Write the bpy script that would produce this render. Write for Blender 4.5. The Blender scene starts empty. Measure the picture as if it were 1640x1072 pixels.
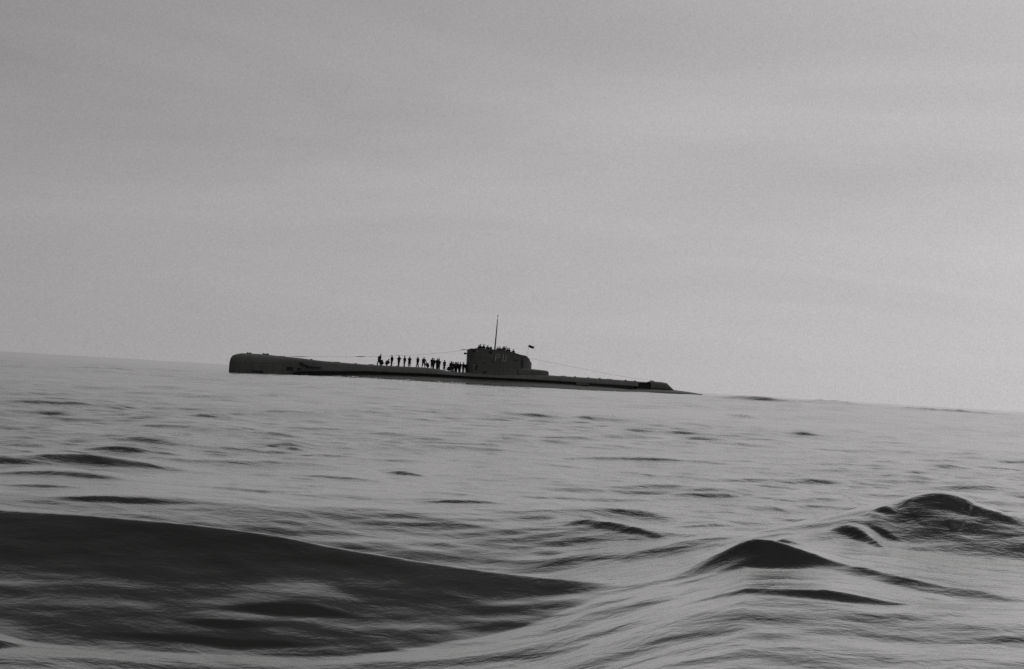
import bpy, bmesh, math
import numpy as np
from mathutils import Vector, Matrix

R = math.radians
scene = bpy.context.scene
C = scene.collection

# ------------------------------------------------------------------ camera
EYE = 1.30                       # eye height over mean water, m
FPX = 2278.0                     # focal length in pixels of a 1640 px wide frame (50 mm lens)
ROLL = math.atan(0.0595)
PITCH = math.atan(75.2 / FPX)
cf = Vector((0, math.cos(PITCH), math.sin(PITCH)))
r0 = Vector((1, 0, 0)); u0 = Vector((0, -math.sin(PITCH), math.cos(PITCH)))
cr = r0 * math.cos(ROLL) + u0 * math.sin(ROLL)
cu = -r0 * math.sin(ROLL) + u0 * math.cos(ROLL)
cam_d = bpy.data.cameras.new('camera')
cam_d.sensor_width = 36.0
cam_d.lens = 36.0 * FPX / 1640.0
cam_d.clip_start = 0.1
cam_d.clip_end = 60000.0
cam = bpy.data.objects.new('camera', cam_d)
C.objects.link(cam)
m = Matrix((cr, cu, -cf)).transposed().to_4x4()
m.translation = Vector((0, 0, EYE))
cam.matrix_world = m
scene.camera = cam

# ------------------------------------------------------------------ light
SUN_EL, SUN_AZ = R(48), R(62)     # azimuth measured from +Y towards +X (behind the boat, to the right)
sund = bpy.data.lights.new('sun', 'SUN')
sund.energy = 0.5
sund.angle = R(25)
sund.color = (1.0, 0.985, 0.96)
sun = bpy.data.objects.new('sun', sund)
C.objects.link(sun)
sv = Vector((math.sin(SUN_AZ) * math.cos(SUN_EL), math.cos(SUN_AZ) * math.cos(SUN_EL), math.sin(SUN_EL)))
sun.rotation_euler = sv.to_track_quat('Z', 'Y').to_euler()
sun.location = (0, 0, 60)

scene.cycles.use_denoising = False
scene.view_settings.view_transform = 'Standard'
scene.view_settings.look = 'None'
scene.view_settings.exposure = 0.30
scene.view_settings.gamma = 1.0

def nd(nt, typ, **kw):
    n = nt.nodes.new(typ)
    for k, v in kw.items():
        setattr(n, k, v)
    return n

def math_n(nt, op, a, b=None, c=None, clamp=False):
    n = nt.nodes.new('ShaderNodeMath'); n.operation = op; n.use_clamp = clamp
    for i, v in enumerate((a, b, c)):
        if v is None: continue
        if isinstance(v, (int, float)): n.inputs[i].default_value = v
        else: nt.links.new(v, n.inputs[i])
    return n.outputs[0]

def ramp(nt, fac, stops, interp='LINEAR'):
    n = nt.nodes.new('ShaderNodeValToRGB'); n.color_ramp.interpolation = interp
    el = n.color_ramp.elements
    while len(el) > 1: el.remove(el[0])
    el[0].position = stops[0][0]; el[0].color = tuple([stops[0][1]] * 3) + (1,)
    for p, v in stops[1:]:
        e = el.new(p); e.color = (v, v, v, 1)
    nt.links.new(fac, n.inputs[0])
    return n.outputs[0]

# overcast sky: a clear-sky base seen through a deck of stratus, bright towards the hidden sun
world = bpy.data.worlds.new('World')
scene.world = world
world.use_nodes = True
nt = world.node_tree
nt.nodes.clear()
out = nd(nt, 'ShaderNodeOutputWorld')
bg = nd(nt, 'ShaderNodeBackground')
sky = nd(nt, 'ShaderNodeTexSky', sky_type='NISHITA')
sky.sun_disc = False
sky.sun_elevation = SUN_EL
sky.sun_rotation = SUN_AZ
sky.dust_density = 4.0
bw = nd(nt, 'ShaderNodeRGBToBW')
nt.links.new(sky.outputs[0], bw.inputs[0])
tc = nd(nt, 'ShaderNodeTexCoord')
sep = nd(nt, 'ShaderNodeSeparateXYZ')
nt.links.new(tc.outputs['Generated'], sep.inputs[0])
X, Y, Z = sep.outputs
zc = math_n(nt, 'MAXIMUM', Z, 0.0)
# glow of the veiled sun
dotn = nd(nt, 'ShaderNodeVectorMath', operation='DOT_PRODUCT')
nt.links.new(tc.outputs['Generated'], dotn.inputs[0])
dotn.inputs[1].default_value = sv
glow = math_n(nt, 'POWER', math_n(nt, 'MAXIMUM', dotn.outputs['Value'], 0.0), 5.0)
# cloud deck coordinates (direction projected on a layer overhead)
zz = math_n(nt, 'ADD', zc, 0.10)
cx = math_n(nt, 'DIVIDE', X, zz); cy = math_n(nt, 'DIVIDE', Y, zz)
comb = nd(nt, 'ShaderNodeCombineXYZ')
nt.links.new(cx, comb.inputs[0]); nt.links.new(cy, comb.inputs[1])
mp = nd(nt, 'ShaderNodeMapping')
mp.inputs['Rotation'].default_value = (0, 0, R(-28))
mp.inputs['Scale'].default_value = (0.6, 0.95, 1.0)
mp.inputs['Location'].default_value = (3.1, 1.7, 0)
nt.links.new(comb.outputs[0], mp.inputs[0])
n1 = nd(nt, 'ShaderNodeTexNoise')
n1.inputs['Scale'].default_value = 0.75; n1.inputs['Detail'].default_value = 5.0
n1.inputs['Roughness'].default_value = 0.55; n1.inputs['Distortion'].default_value = 0.6
nt.links.new(mp.outputs[0], n1.inputs['Vector'])
n2 = nd(nt, 'ShaderNodeTexNoise')
n2.inputs['Scale'].default_value = 3.6; n2.inputs['Detail'].default_value = 8.0
n2.inputs['Roughness'].default_value = 0.75
nt.links.new(mp.outputs[0], n2.inputs['Vector'])
cl = math_n(nt, 'MULTIPLY_ADD', n1.outputs[0], 0.55, 0.735)
cl = math_n(nt, 'ADD', cl, math_n(nt, 'MULTIPLY_ADD', n2.outputs[0], 0.10, -0.05))
lum = ramp(nt, zc, [(0.0, .350), (.06, .340), (.16, .312), (.28, .282), (.5, .33), (1.0, .56)])
lum = math_n(nt, 'MULTIPLY_ADD', glow, 0.16, lum)
lum = math_n(nt, 'MULTIPLY_ADD', X, 0.22, lum)
hz = math_n(nt, 'MULTIPLY', zc, 6.0, clamp=True)          # the deck melts into an even murk near the horizon
cl = math_n(nt, 'MULTIPLY_ADD', math_n(nt, 'SUBTRACT', cl, 1.0), hz, 1.0)
n3 = nd(nt, 'ShaderNodeTexNoise'); n3.inputs['Scale'].default_value = 800.0; n3.inputs['Detail'].default_value = 2.0; n3.inputs['Roughness'].default_value = 0.8
nt.links.new(tc.outputs['Generated'], n3.inputs['Vector'])
cl = math_n(nt, 'MULTIPLY', cl, math_n(nt, 'MULTIPLY_ADD', n3.outputs[0], 0.44, 0.78))
lum = math_n(nt, 'MULTIPLY', lum, cl)
lum = math_n(nt, 'MULTIPLY_ADD', bw.outputs[0], 0.006, lum)
tint = nd(nt, 'ShaderNodeCombineColor')
nt.links.new(math_n(nt, 'MULTIPLY', lum, 1.0), tint.inputs[0])
nt.links.new(math_n(nt, 'MULTIPLY', lum, 0.968), tint.inputs[1])
nt.links.new(math_n(nt, 'MULTIPLY', lum, 0.980), tint.inputs[2])
nt.links.new(tint.outputs[0], bg.inputs[0])
bg.inputs[1].default_value = 1.0
nt.links.new(bg.outputs[0], out.inputs[0])

# ------------------------------------------------------------------ helpers
def tag(o, label=None, cat=None, group=None, kind=None):
    if label: o['label'] = label
    if cat: o['category'] = cat
    if group: o['group'] = group
    if kind: o['kind'] = kind
    return o

def aim(px, py):
    """direction from the eye for a point of the 1640x1072 photograph"""
    return cf * FPX + cr * float(px - 820) - cu * float(py - 536)

def at_z(px, py, z):
    d = aim(px, py); k = (z - EYE) / d.z
    return (d.x * k, d.y * k)

def at_r(px, py, r):
    """point on the sight line at ground distance r -> x, y, z"""
    d = aim(px, py); k = r / math.hypot(d.x, d.y)
    return (d.x * k, d.y * k, EYE + d.z * k)

# ------------------------------------------------------------------ the sea
rng = np.random.default_rng(11)

def sstep(a, b, x):
    t = np.clip((x - a) / (b - a), 0, 1)
    return t * t * (3 - 2 * t)

# the swells near the boat, each a crest line swept over bearing:
# px, py of the crest in the photograph, its ground distance, width of the near face and of the back
CREST = [(-1500, 760, 15.5, 2.9, 2.4), (-700, 775, 15.0, 2.8, 2.3), (-200, 803, 14.2, 2.7, 2.2), (0, 815, 13.8, 2.9, 2.1), (200, 829, 13.5, 2.8, 2.0), (400, 850, 13.3, 2.6, 1.9),
         (600, 886, 13.1, 2.3, 1.7), (800, 918, 12.9, 1.5, 1.4), (900, 928, 12.85, .95, 1.3), (980, 934, 12.8, .55, 1.2), (1050, 925, 12.8, .40, 1.1), (1090, 913, 12.8, .45, 1.1),
         (1150, 888, 12.8, .50, 1.1), (1190, 870, 12.8, .50, 1.1), (1215, 866, 12.75, .45, 1.1), (1250, 872, 12.7, .38, 1.1), (1300, 888, 12.6, .36, 1.1), (1350, 903, 12.5, .30, 1.2),
         (1440, 921, 12.2, .24, 1.3), (1568, 947, 12.0, .25, 1.3), (1800, 975, 11.7, .15, 1.3), (2500, 1040, 11.0, .4, 1.5)]
# smaller crests: (px, py) points, distance, steep height over the surroundings, near width, back width
SMALL = [   # (px, py) of the crest line, distance, how thick its dark near face shows (px), width of the back
 ([(1080, 927), (1130, 931), (1200, 939), (1300, 956), (1400, 973), (1500, 982)], 11.0, 11, 0.7),
 ([(1395, 812), (1455, 799), (1490, 796), (1530, 801), (1570, 812), (1660, 838)], 16.2, 13, 1.0),
 ([(1325, 842), (1360, 843), (1385, 852), (1425, 872)], 15.0, 13, 0.6),
 ([(1380, 844), (1415, 852), (1450, 866)], 14.8, 5, 0.5),
 ([(1365, 825), (1392, 822), (1415, 826)], 15.6, 5, 0.5),
 ([(1390, 818), (1415, 815), (1440, 822)], 16.0, 6, 0.5),
 ([(1235, 863), (1262, 862), (1295, 868)], 14.2, 6, 0.5),
 ([(820, 828), (880, 832), (960, 840), (1020, 848), (1100, 856)], 17.5, 10, 1.2),
 ([(1050, 791), (1110, 793), (1200, 796)], 23.0, 7, 1.4),
 ([(1065, 841), (1130, 839), (1200, 838)], 18.5, 5, 1.0),
 ([(-160, 722), (-60, 729), (60, 730), (150, 733), (240, 739), (380, 747)], 26.0, 14, 2.2),
 ([(-60, 752), (60, 757), (160, 762), (260, 772)], 22.0, 8, 1.6),
 ([(340, 947), (365, 946), (400, 951), (450, 962), (590, 990)], 11.7, 9, 0.5),
 ([(100, 997), (200, 992), (270, 998), (330, 1004), (420, 996), (560, 1002)], 11.0, 4.5, 0.35),
 ([(270, 984), (330, 990), (400, 992), (470, 978)], 11.35, 5, 0.4),
 ([(415, 712), (455, 716), (510, 723)], 34.0, 3.4, 2.0),
 ([(-60, 772), (60, 778), (170, 784)], 19.5, 5, 1.2),
 ([(20, 796), (120, 797), (330, 806)], 18.0, 6, 1.0),
 ([(100, 716), (220, 722), (340, 730)], 31.0, 4.5, 2.0),
 ([(480, 763), (540, 766), (620, 773)], 24.0, 3, 1.2),
 ([(605, 752), (650, 756), (700, 762)], 26.0, 5, 1.3),
 ([(960, 686), (1080, 692), (1240, 702)], 50.0, 3, 3.0),
 ([(-60, 640), (60, 646), (230, 656)], 60.0, 3, 4),
 ([(90, 670), (300, 682), (430, 690)], 46.0, 3.5, 3),
 ([(550, 700), (700, 706), (900, 716)], 42.0, 3, 3),
 ([(850, 730), (1000, 733), (1180, 742)], 38.0, 4, 2.5),
 ([(560, 660), (720, 668), (860, 676)], 75.0, 2.5, 5),
 ([(640, 800), (740, 804), (860, 812)], 19.5, 4, 1.1),
 ([(80, 588), (150, 588), (240, 594)], 130.0, 3, 8),
 ([(1120, 634.0), (1160, 635.5), (1230, 638.5), (1310, 643)], 200.0, 6.0, 8),
 ([(1240, 639), (1370, 644.0), (1430, 649)], 190.0, 6.0, 8),
 ([(1400, 648), (1500, 653), (1660, 661)], 180.0, 4.5, 8),
 ([(1155, 661), (1185, 664), (1225, 668)], 90.0, 3.5, 4),
 ([(60, 1000), (0, 985), (-80, 975)], 10.6, 10, 0.4),
]

# many short wavelets scattered between the near swell and the boat
_rs = np.random.default_rng(23)
for _ in range(190):
    _x = _rs.uniform(-250, 1850); _u = _rs.random() ** 1.15
    _dy = 42 + 165 * _u                       # below the horizon
    _L = _rs.uniform(30, 110) * (.6 + _dy / 160); _sl = .0595 + _rs.normal(0, .022)
    _y = 562.5 + .0595 * _x + _dy
    _b = _rs.uniform(-.02, .02) * _L
    _r = 1.55 * FPX / _dy
    SMALL.append(([(_x - _L, _y - _sl * _L), (_x - _L * .3, _y - _sl * _L * .3 - _b), (_x + _L * .3, _y + _sl * _L * .3 - _b * .6), (_x + _L, _y + _sl * _L)],
                  max(14.5, _r), _rs.uniform(.7, 1.6) * (1.3 if _x < 500 else .85), .05 * _r))

# the broad back of a second swell, rising to the right behind the peak: px, py, distance, near width, back width
BROAD = [(900, 930, 15.5, 2.0, 2), (1100, 886, 15.5, 2.2, 2), (1180, 862, 15.8, 2.6, 2), (1300, 830, 16.2, 2.9, 2), (1400, 807, 16.5, 3.0, 2.2), (1490, 796, 16.5, 3.0, 2.2),
         (1570, 811, 16.5, 3.0, 2.2), (1700, 840, 16.3, 3.0, 2.2), (2000, 860, 16.0, 3, 2.2)]

def px_of(az):
    return 820 + FPX * np.tan(np.clip(az, -1.2, 1.2))

def base_level(x, y):
    r = np.hypot(x, y)
    az = np.arctan2(x, np.maximum(y, 1e-3)); az = np.where(y <= 0, np.sign(x) * 1.2, az)
    px = px_of(az)
    near = np.interp(px, [-700, 0, 400, 600, 800, 900, 980, 1100, 1215, 1350, 1440, 1568, 1800],
                     [-.88, -.88, -.87, -.82, -.72, -.63, -.53, -.37, -.278, -.262, -.262, -.205, -.17])
    tilt = np.interp(px, [900, 980, 1100, 1215, 1350, 1440, 1568], [0, .010, .014, .044, .050, .045, .022])
    near = near + tilt * (np.clip(r, 7.5, 12.9) - 9)
    mid = np.interp(px, [-400, 500, 1000, 1600], [-.28, -.30, -.30, -.22])
    b = near + (mid - near) * sstep(13.6, 17.5, r)
    far = np.interp(az, [-.30, -.195, -.10, -.02, .05, .13, .35], [-.05, .08, .50, .52, .57, .88, .95])
    b = b * (1 - sstep(15, 70, r)) + far * sstep(60, 150, r) * (1 - sstep(300, 700, r))
    fr = sstep(0.0, 1.2, np.abs(az))
    return b * (1 - fr) + (-.3) * fr * (1 - sstep(15, 70, r))

WAVES = []
for lo, hi, n, slope in ((8, 18, 14, .010), (3.5, 8, 18, .018), (1.5, 3.5, 26, .032), (.7, 1.5, 30, .050), (.3, .7, 30, .048)):
    for i in range(n):
        lam = lo * (hi / lo) ** rng.random()
        a = R(90) + rng.normal(0, 0.50) + R(6)       # travelling roughly along the line of sight
        k = 2 * math.pi / lam
        amp = slope * math.sqrt(2.0 / n) / k
        WAVES.append((lam, k * math.cos(a), k * math.sin(a), amp, rng.random() * 6.283))

def smooth_line(P, k=8):
    P = np.array(P, float); n = len(P)
    outp = []
    for i in range(n - 1):
        p0, p1, p2, p3 = P[max(i - 1, 0)], P[i], P[i + 1], P[min(i + 2, n - 1)]
        for t in np.arange(k) / k:
            outp.append(0.5 * ((2 * p1) + (-p0 + p2) * t + (2 * p0 - 5 * p1 + 4 * p2 - p3) * t * t + (-p0 + 3 * p1 - 3 * p2 + p3) * t ** 3))
    outp.append(P[-1])
    return np.array(outp)

def glass(r, az):
    """how ruffled the water is: the near face of the big swell is glassy"""
    left = 1 - sstep(-.02, .10, az)
    return 1 - left * (.68 * (1 - sstep(13.4, 17, r)) + .35 * sstep(13.4, 17, r) * (1 - sstep(18, 30, r))) * (.45 + .55 * sstep(9.9, 11.2, r)) - .45 * (1 - sstep(11, 18, r)) * (1 - left)

def sea_z(x, y, cell=None):
    x = np.asarray(x, float); y = np.asarray(y, float)
    r = np.hypot(x, y)
    z = base_level(x, y)
    z = z + broad(x, y)
    az = np.arctan2(x, y)
    # sweep the big crest: everything is a smooth function of bearing
    c_az, c_r, c_h, c_n, c_b = CREST_TAB
    sel = (r > 6) & (r < 26) & (np.abs(az) < 1.0)
    xa, rs = az[sel], r[sel]
    wob = .10 * np.sin(xa * 31 + 1.0) + .06 * np.sin(xa * 67)
    rc = np.interp(xa, c_az, c_r); A = np.interp(xa, c_az, c_h); wn = np.interp(xa, c_az, c_n); wb = np.interp(xa, c_az, c_b) * .62
    d = rs - rc
    ad = np.abs(d) + .0
    lin = np.clip(1 - ad / wn, 0, 1)
    near = .36 * np.exp(-(ad / (wn * .33)) ** 1.25) + .64 * lin
    back = np.exp(-(ad / wb) ** 1.25)
    add = np.zeros_like(x); add[sel] = A * np.where(d < 0, near, back)
    z = z + add
    for tab, dist, hgt, wn, wb in SMALL_TAB:
        s_az, s_r, s_h = tab
        sel = (az > s_az[0]) & (az < s_az[-1]) & (np.abs(r - dist) < 5 * max(wn, wb) + 1)
        if not sel.any(): continue
        xa = az[sel]; t = (xa - s_az[0]) / (s_az[-1] - s_az[0])
        d = r[sel] - np.interp(xa, s_az, s_r)
        ph = dist * 7.3 + s_az[0] * 91
        tap = np.clip(np.sin(math.pi * t), 0, 1) ** 1.5 * (.90 + .16 * np.sin(t * 5 + ph))
        tap = np.clip(tap, 0, 1.2)
        d = d + wn * .25 * np.sin(t * 5 + 1.7 * ph)
        wn_ = wn * (.3 + .7 * tap)
        f = np.where(d < 0, .6 * np.clip(1 - np.abs(d) / wn_, 0, 1) + .4 * np.exp(-(np.abs(d) / (wn_ * .5)) ** 1.5), np.exp(-(np.abs(d) / wb) ** 1.8))
        add = np.zeros_like(x); add[sel] = np.interp(xa, s_az, s_h) * tap * f
        z = z + add
    if cell is None: cell = np.full(x.shape, .5)
    # patches of rougher and smoother water
    pat = 1 + .35 * np.sin(x * .21 + 1.3 * np.sin(y * .05)) * np.sin(y * .13 + .8) + .2 * np.sin(x * .5 - y * .31)
    wv = np.zeros_like(x)
    for lam, kx, ky, amp, ph in WAVES:
        w = 1 - sstep(lam / 5, lam / 3, cell)
        if not (w > 0).any(): continue
        s = np.sin(kx * x + ky * y + ph)
        wv += w * amp * (s - .25 * np.cos(2 * (kx * x + ky * y + ph)))
    calm = glass(r, az)
    wv = wv * (1 + .35 * sstep(18, 26, r))
    return z + wv * pat * calm * (1 - sstep(1500, 4000, r))

def broad(x, y):
    r = np.hypot(x, y); az = np.arctan2(x, y)
    b_az, b_r, b_h, b_n, b_b = BROAD_TAB
    d = r - np.interp(az, b_az, b_r); w = np.where(d < 0, np.interp(az, b_az, b_n), np.interp(az, b_az, b_b))
    return np.interp(az, b_az, b_h) * (1 / (1 + np.exp((np.abs(d) / w - .42) * 9))) / (1 / (1 + math.exp(-.42 * 9))) * (1 - sstep(.5, .9, az))

def make_tables():
    global CREST_TAB, SMALL_TAB, BROAD_TAB
    P = smooth_line(BROAD, 8)
    W = np.array([at_r(*p[:3]) for p in P])
    BROAD_TAB = (np.arctan2(W[:, 0], W[:, 1]), P[:, 2], np.clip(W[:, 2] - base_level(W[:, 0], W[:, 1]), 0, 1.2), P[:, 3], P[:, 4])
    P = smooth_line(CREST, 8)
    W = np.array([at_r(*p[:3]) for p in P])
    CREST_TAB = (np.arctan2(W[:, 0], W[:, 1]), P[:, 2], W[:, 2] - base_level(W[:, 0], W[:, 1]) - broad(W[:, 0], W[:, 1]), P[:, 3], P[:, 4])
    SMALL_TAB = []
    for pts, dist, thick, wb in SMALL:
        hgt = thick * dist / FPX; wn = hgt / .30
        P = smooth_line(pts, 6)
        # put the crest where the local water surface meets the sight line
        W = np.array([at_r(p[0], p[1], dist) for p in P])
        dip = (EYE - W[:, 2]) / dist
        bl = base_level(W[:, 0], W[:, 1]) + broad(W[:, 0], W[:, 1])
        az_ = np.arctan2(W[:, 0], W[:, 1]); o_ = np.argsort(az_); az_ = az_[o_]; dip = dip[o_]; bl = bl[o_]
        # walk out along each sight line to where it meets the water there
        if dist > 13.8:
            grid = np.linspace(dist * .72, dist * 1.35, 160)
            rr_ = []
            for a_, dp in zip(az_, dip):
                gx, gy = grid * math.sin(a_), grid * math.cos(a_)
                hit = np.nonzero(EYE - dp * grid <= base_level(gx, gy) + broad(gx, gy) + .8 * hgt)[0]
                rr_.append(grid[hit[0]] if len(hit) else dist)
            rr_ = np.polyval(np.polyfit(az_, rr_, 2), az_)
        else:
            rr_ = np.full(len(P), dist)
        hh = np.full(len(P), hgt)
        SMALL_TAB.append(((az_, rr_, hh), float(np.mean(rr_)), hgt, wn, wb))

def ring_axis(lo, hi, fn):
    v = [lo]
    while v[-1] < hi: v.append(v[-1] + fn(v[-1]))
    return np.array(v)

def build_sea():
    rr = ring_axis(1.0, 30000.0, lambda r: .25 if r < 5 else (max(.022, .0034 * r) if r < 60 else (.0055 * r if r < 90 else (.45 if r < 235 else (.0055 * r if r < 420 else .06 * r)))))
    dense = np.arange(-R(25), R(25), R(.058))
    outer = ring_axis(R(25), R(335), lambda a: R(.4) if (a < R(35) or a > R(325)) else R(3))
    az = np.concatenate([dense, outer[outer < R(334.8)]])
    na, nr = len(az), len(rr)
    A, Q = np.meshgrid(az, rr)                # rows = rings
    x = Q * np.sin(A); y = Q * np.cos(A)
    dr = np.gradient(rr)[:, None] * np.ones_like(A)
    da = np.abs(np.gradient(az))[None, :] * Q
    z = sea_z(x, y, np.maximum(dr, da * .6))
    co = np.stack([x, y, z], -1).reshape(-1, 3)
    co = np.concatenate([co, [[0, 0, float(z[0].mean())]]])
    i = np.arange(nr - 1)[:, None] * na; j = np.arange(na)[None, :]; j2 = (j + 1) % na
    q = np.stack([i + j, i + na + j, i + na + j2, i + j2], -1).reshape(-1, 4)[:, ::-1]
    tri = np.stack([np.full(na, len(co) - 1), j[0], j2[0]], -1)[:, ::-1]
    me = bpy.data.meshes.new('sea')
    nq, ntri = len(q), len(tri)
    me.vertices.add(len(co)); me.vertices.foreach_set('co', co.astype(np.float32).ravel())
    me.loops.add(nq * 4 + ntri * 3)
    me.loops.foreach_set('vertex_index', np.concatenate([q.ravel(), tri.ravel()]).astype(np.int32))
    me.polygons.add(nq + ntri)
    st = np.concatenate([np.arange(nq) * 4, nq * 4 + np.arange(ntri) * 3]).astype(np.int32)
    me.polygons.foreach_set('loop_start', st)
    me.polygons.foreach_set('use_smooth', np.ones(nq + ntri, bool))
    me.update(calc_edges=True)
    rf = np.append(glass(Q, np.where(A > math.pi, A - 2 * math.pi, A)).ravel(), 1.0).astype(np.float32)
    at = me.attributes.new('ruffle', 'FLOAT', 'POINT'); at.data.foreach_set('value', rf)
    # normals must look up
    if me.polygons[10].normal.z < 0: me.flip_normals()
    ob = bpy.data.objects.new('sea', me); C.objects.link(ob)
    return ob

def water_material():
    m_ = bpy.data.materials.new('sea_water'); m_.use_nodes = True
    nt = m_.node_tree; nt.nodes.clear()
    o = nd(nt, 'ShaderNodeOutputMaterial')
    geo = nd(nt, 'ShaderNodeNewGeometry')
    def noise(scale, sx, sy, det, rough, rot=8, dist=0.0):
        mp = nd(nt, 'ShaderNodeMapping'); mp.inputs['Scale'].default_value = (sx, sy, 1); mp.inputs['Rotation'].default_value = (0, 0, R(rot))
        nt.links.new(geo.outputs['Position'], mp.inputs[0])
        n = nd(nt, 'ShaderNodeTexNoise'); n.inputs['Scale'].default_value = scale; n.inputs['Detail'].default_value = det
        n.inputs['Roughness'].default_value = rough; n.inputs['Distortion'].default_value = dist
        nt.links.new(mp.outputs[0], n.inputs['Vector'])
        return n.outputs[0]
    a = noise(1.0, .6, 1.0, 3, .5, 6, .4)
    b = noise(4.5, .7, 1.0, 3, .55, -9, .5)
    c = noise(20, .9, 1.0, 4, .6, 14, .2)
    h = math_n(nt, 'MULTIPLY', a, .042)
    h = math_n(nt, 'MULTIPLY_ADD', b, .018, h)
    h = math_n(nt, 'MULTIPLY_ADD', c, .0060, h)
    rf = nd(nt, 'ShaderNodeAttribute'); rf.attribute_name = 'ruffle'
    h = math_n(nt, 'MULTIPLY', h, rf.outputs['Fac'])
    bp = nd(nt, 'ShaderNodeBump'); bp.inputs['Strength'].default_value = 1.0; bp.inputs['Distance'].default_value = 1.0
    nt.links.new(h, bp.inputs['Height'])
    fr = nd(nt, 'ShaderNodeFresnel'); fr.inputs['IOR'].default_value = 1.38
    nt.links.new(bp.outputs[0], fr.inputs['Normal'])
    fac = ramp(nt, fr.outputs[0], [(0.0, .008), (.08, .012), (.15, .05), (.24, .40), (.34, .78), (.6, .88), (1.0, .92)])
    gl = nd(nt, 'ShaderNodeBsdfGlossy'); gl.inputs['Roughness'].default_value = .12; gl.inputs['Color'].default_value = (.93, .94, .93, 1)
    nt.links.new(bp.outputs[0], gl.inputs['Normal'])
    df = nd(nt, 'ShaderNodeBsdfDiffuse'); df.inputs['Color'].default_value = (.009, .0095, .009, 1)
    nt.links.new(bp.outputs[0], df.inputs['Normal'])
    mx = nd(nt, 'ShaderNodeMixShader')
    nt.links.new(fac, mx.inputs[0]); nt.links.new(df.outputs[0], mx.inputs[1]); nt.links.new(gl.outputs[0], mx.inputs[2])
    nt.links.new(mx.outputs[0], o.inputs[0])
    return m_

make_tables()
sea = build_sea()
sea.data.materials.append(water_material())
tag(sea, 'dark grey sea with long swells and small ripples reaching the horizon', 'sea', kind='structure')

# ------------------------------------------------------------------ materials
def paint(name, col, rough=.6, var=.35, scale=1.2, stretch=(1, 1, .25), spec=.3):
    m_ = bpy.data.materials.new(name); m_.use_nodes = True
    nt = m_.node_tree; p = nt.nodes['Principled BSDF']
    tc = nd(nt, 'ShaderNodeTexCoord'); mp = nd(nt, 'ShaderNodeMapping'); mp.inputs['Scale'].default_value = stretch
    nt.links.new(tc.outputs['Object'], mp.inputs[0])
    n = nd(nt, 'ShaderNodeTexNoise'); n.inputs['Scale'].default_value = scale; n.inputs['Detail'].default_value = 6; n.inputs['Roughness'].default_value = .65
    nt.links.new(mp.outputs[0], n.inputs['Vector'])
    f = math_n(nt, 'MULTIPLY_ADD', n.outputs[0], var * 2, 1 - var)
    cc = nd(nt, 'ShaderNodeCombineColor')
    for i in range(3): nt.links.new(math_n(nt, 'MULTIPLY', f, col[i]), cc.inputs[i])
    nt.links.new(cc.outputs[0], p.inputs['Base Color'])
    p.inputs['Roughness'].default_value = rough
    p.inputs['Specular IOR Level'].default_value = spec
    return m_
M_CASE = paint('hull_grey', (.029, .030, .028), .6, .85, 1.6, (.8, 1, .18))
M_HULL = paint('wet_hull', (.027, .028, .026), .5, .6, 1.6, (.4, 1, .6))
M_TOWER = paint('tower_grey', (.030, .031, .029), .6, .8, 2.2, (1, 1, .22))
M_VOID = paint('recess_shade_black', (.014, .014, .014), .9, .2, spec=.05)  # near-black colour stands in for the shade inside recesses and openings
M_METAL = paint('gunmetal', (.030, .031, .031), .5, .2)
M_LINE = paint('pale_lit_edge', (.09, .09, .085), .7, .4, 4)  # pale tone paints in the light caught along the bow ledge
M_LETTER = paint('faded_white_paint', (.20, .19, .18), .8, .4, 6)
M_CLOTH = [paint('navy_cloth', (.012, .012, .014), .95, .3, 8, spec=.05), paint('dark_cloth', (.022, .022, .022), .95, .3, 8, spec=.05),
           paint('grey_cloth', (.075, .072, .07), .95, .3, 8, spec=.05)]
M_SKIN = paint('weathered_skin', (.12, .095, .08), .7, .15, 8)
M_HAIR = paint('dark_hair', (.015, .014, .013), .8, .2, 20)
M_FLAG = paint('dark_bunting', (.014, .014, .015), .95, .3, 5, spec=.05)
M_FOAM = paint('foam', (.50, .50, .50), .9, .3, 3)
_nt = M_FOAM.node_tree; _p = _nt.nodes['Principled BSDF']
_tc = nd(_nt, 'ShaderNodeTexCoord'); _n = nd(_nt, 'ShaderNodeTexNoise'); _n.inputs['Scale'].default_value = 2.6; _n.inputs['Detail'].default_value = 5; _n.inputs['Roughness'].default_value = .7
_nt.links.new(_tc.outputs['Object'], _n.inputs['Vector'])
_nt.links.new(ramp(_nt, _n.outputs[0], [(.46, 0.0), (.60, 1.0)]), _p.inputs['Alpha'])

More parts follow.
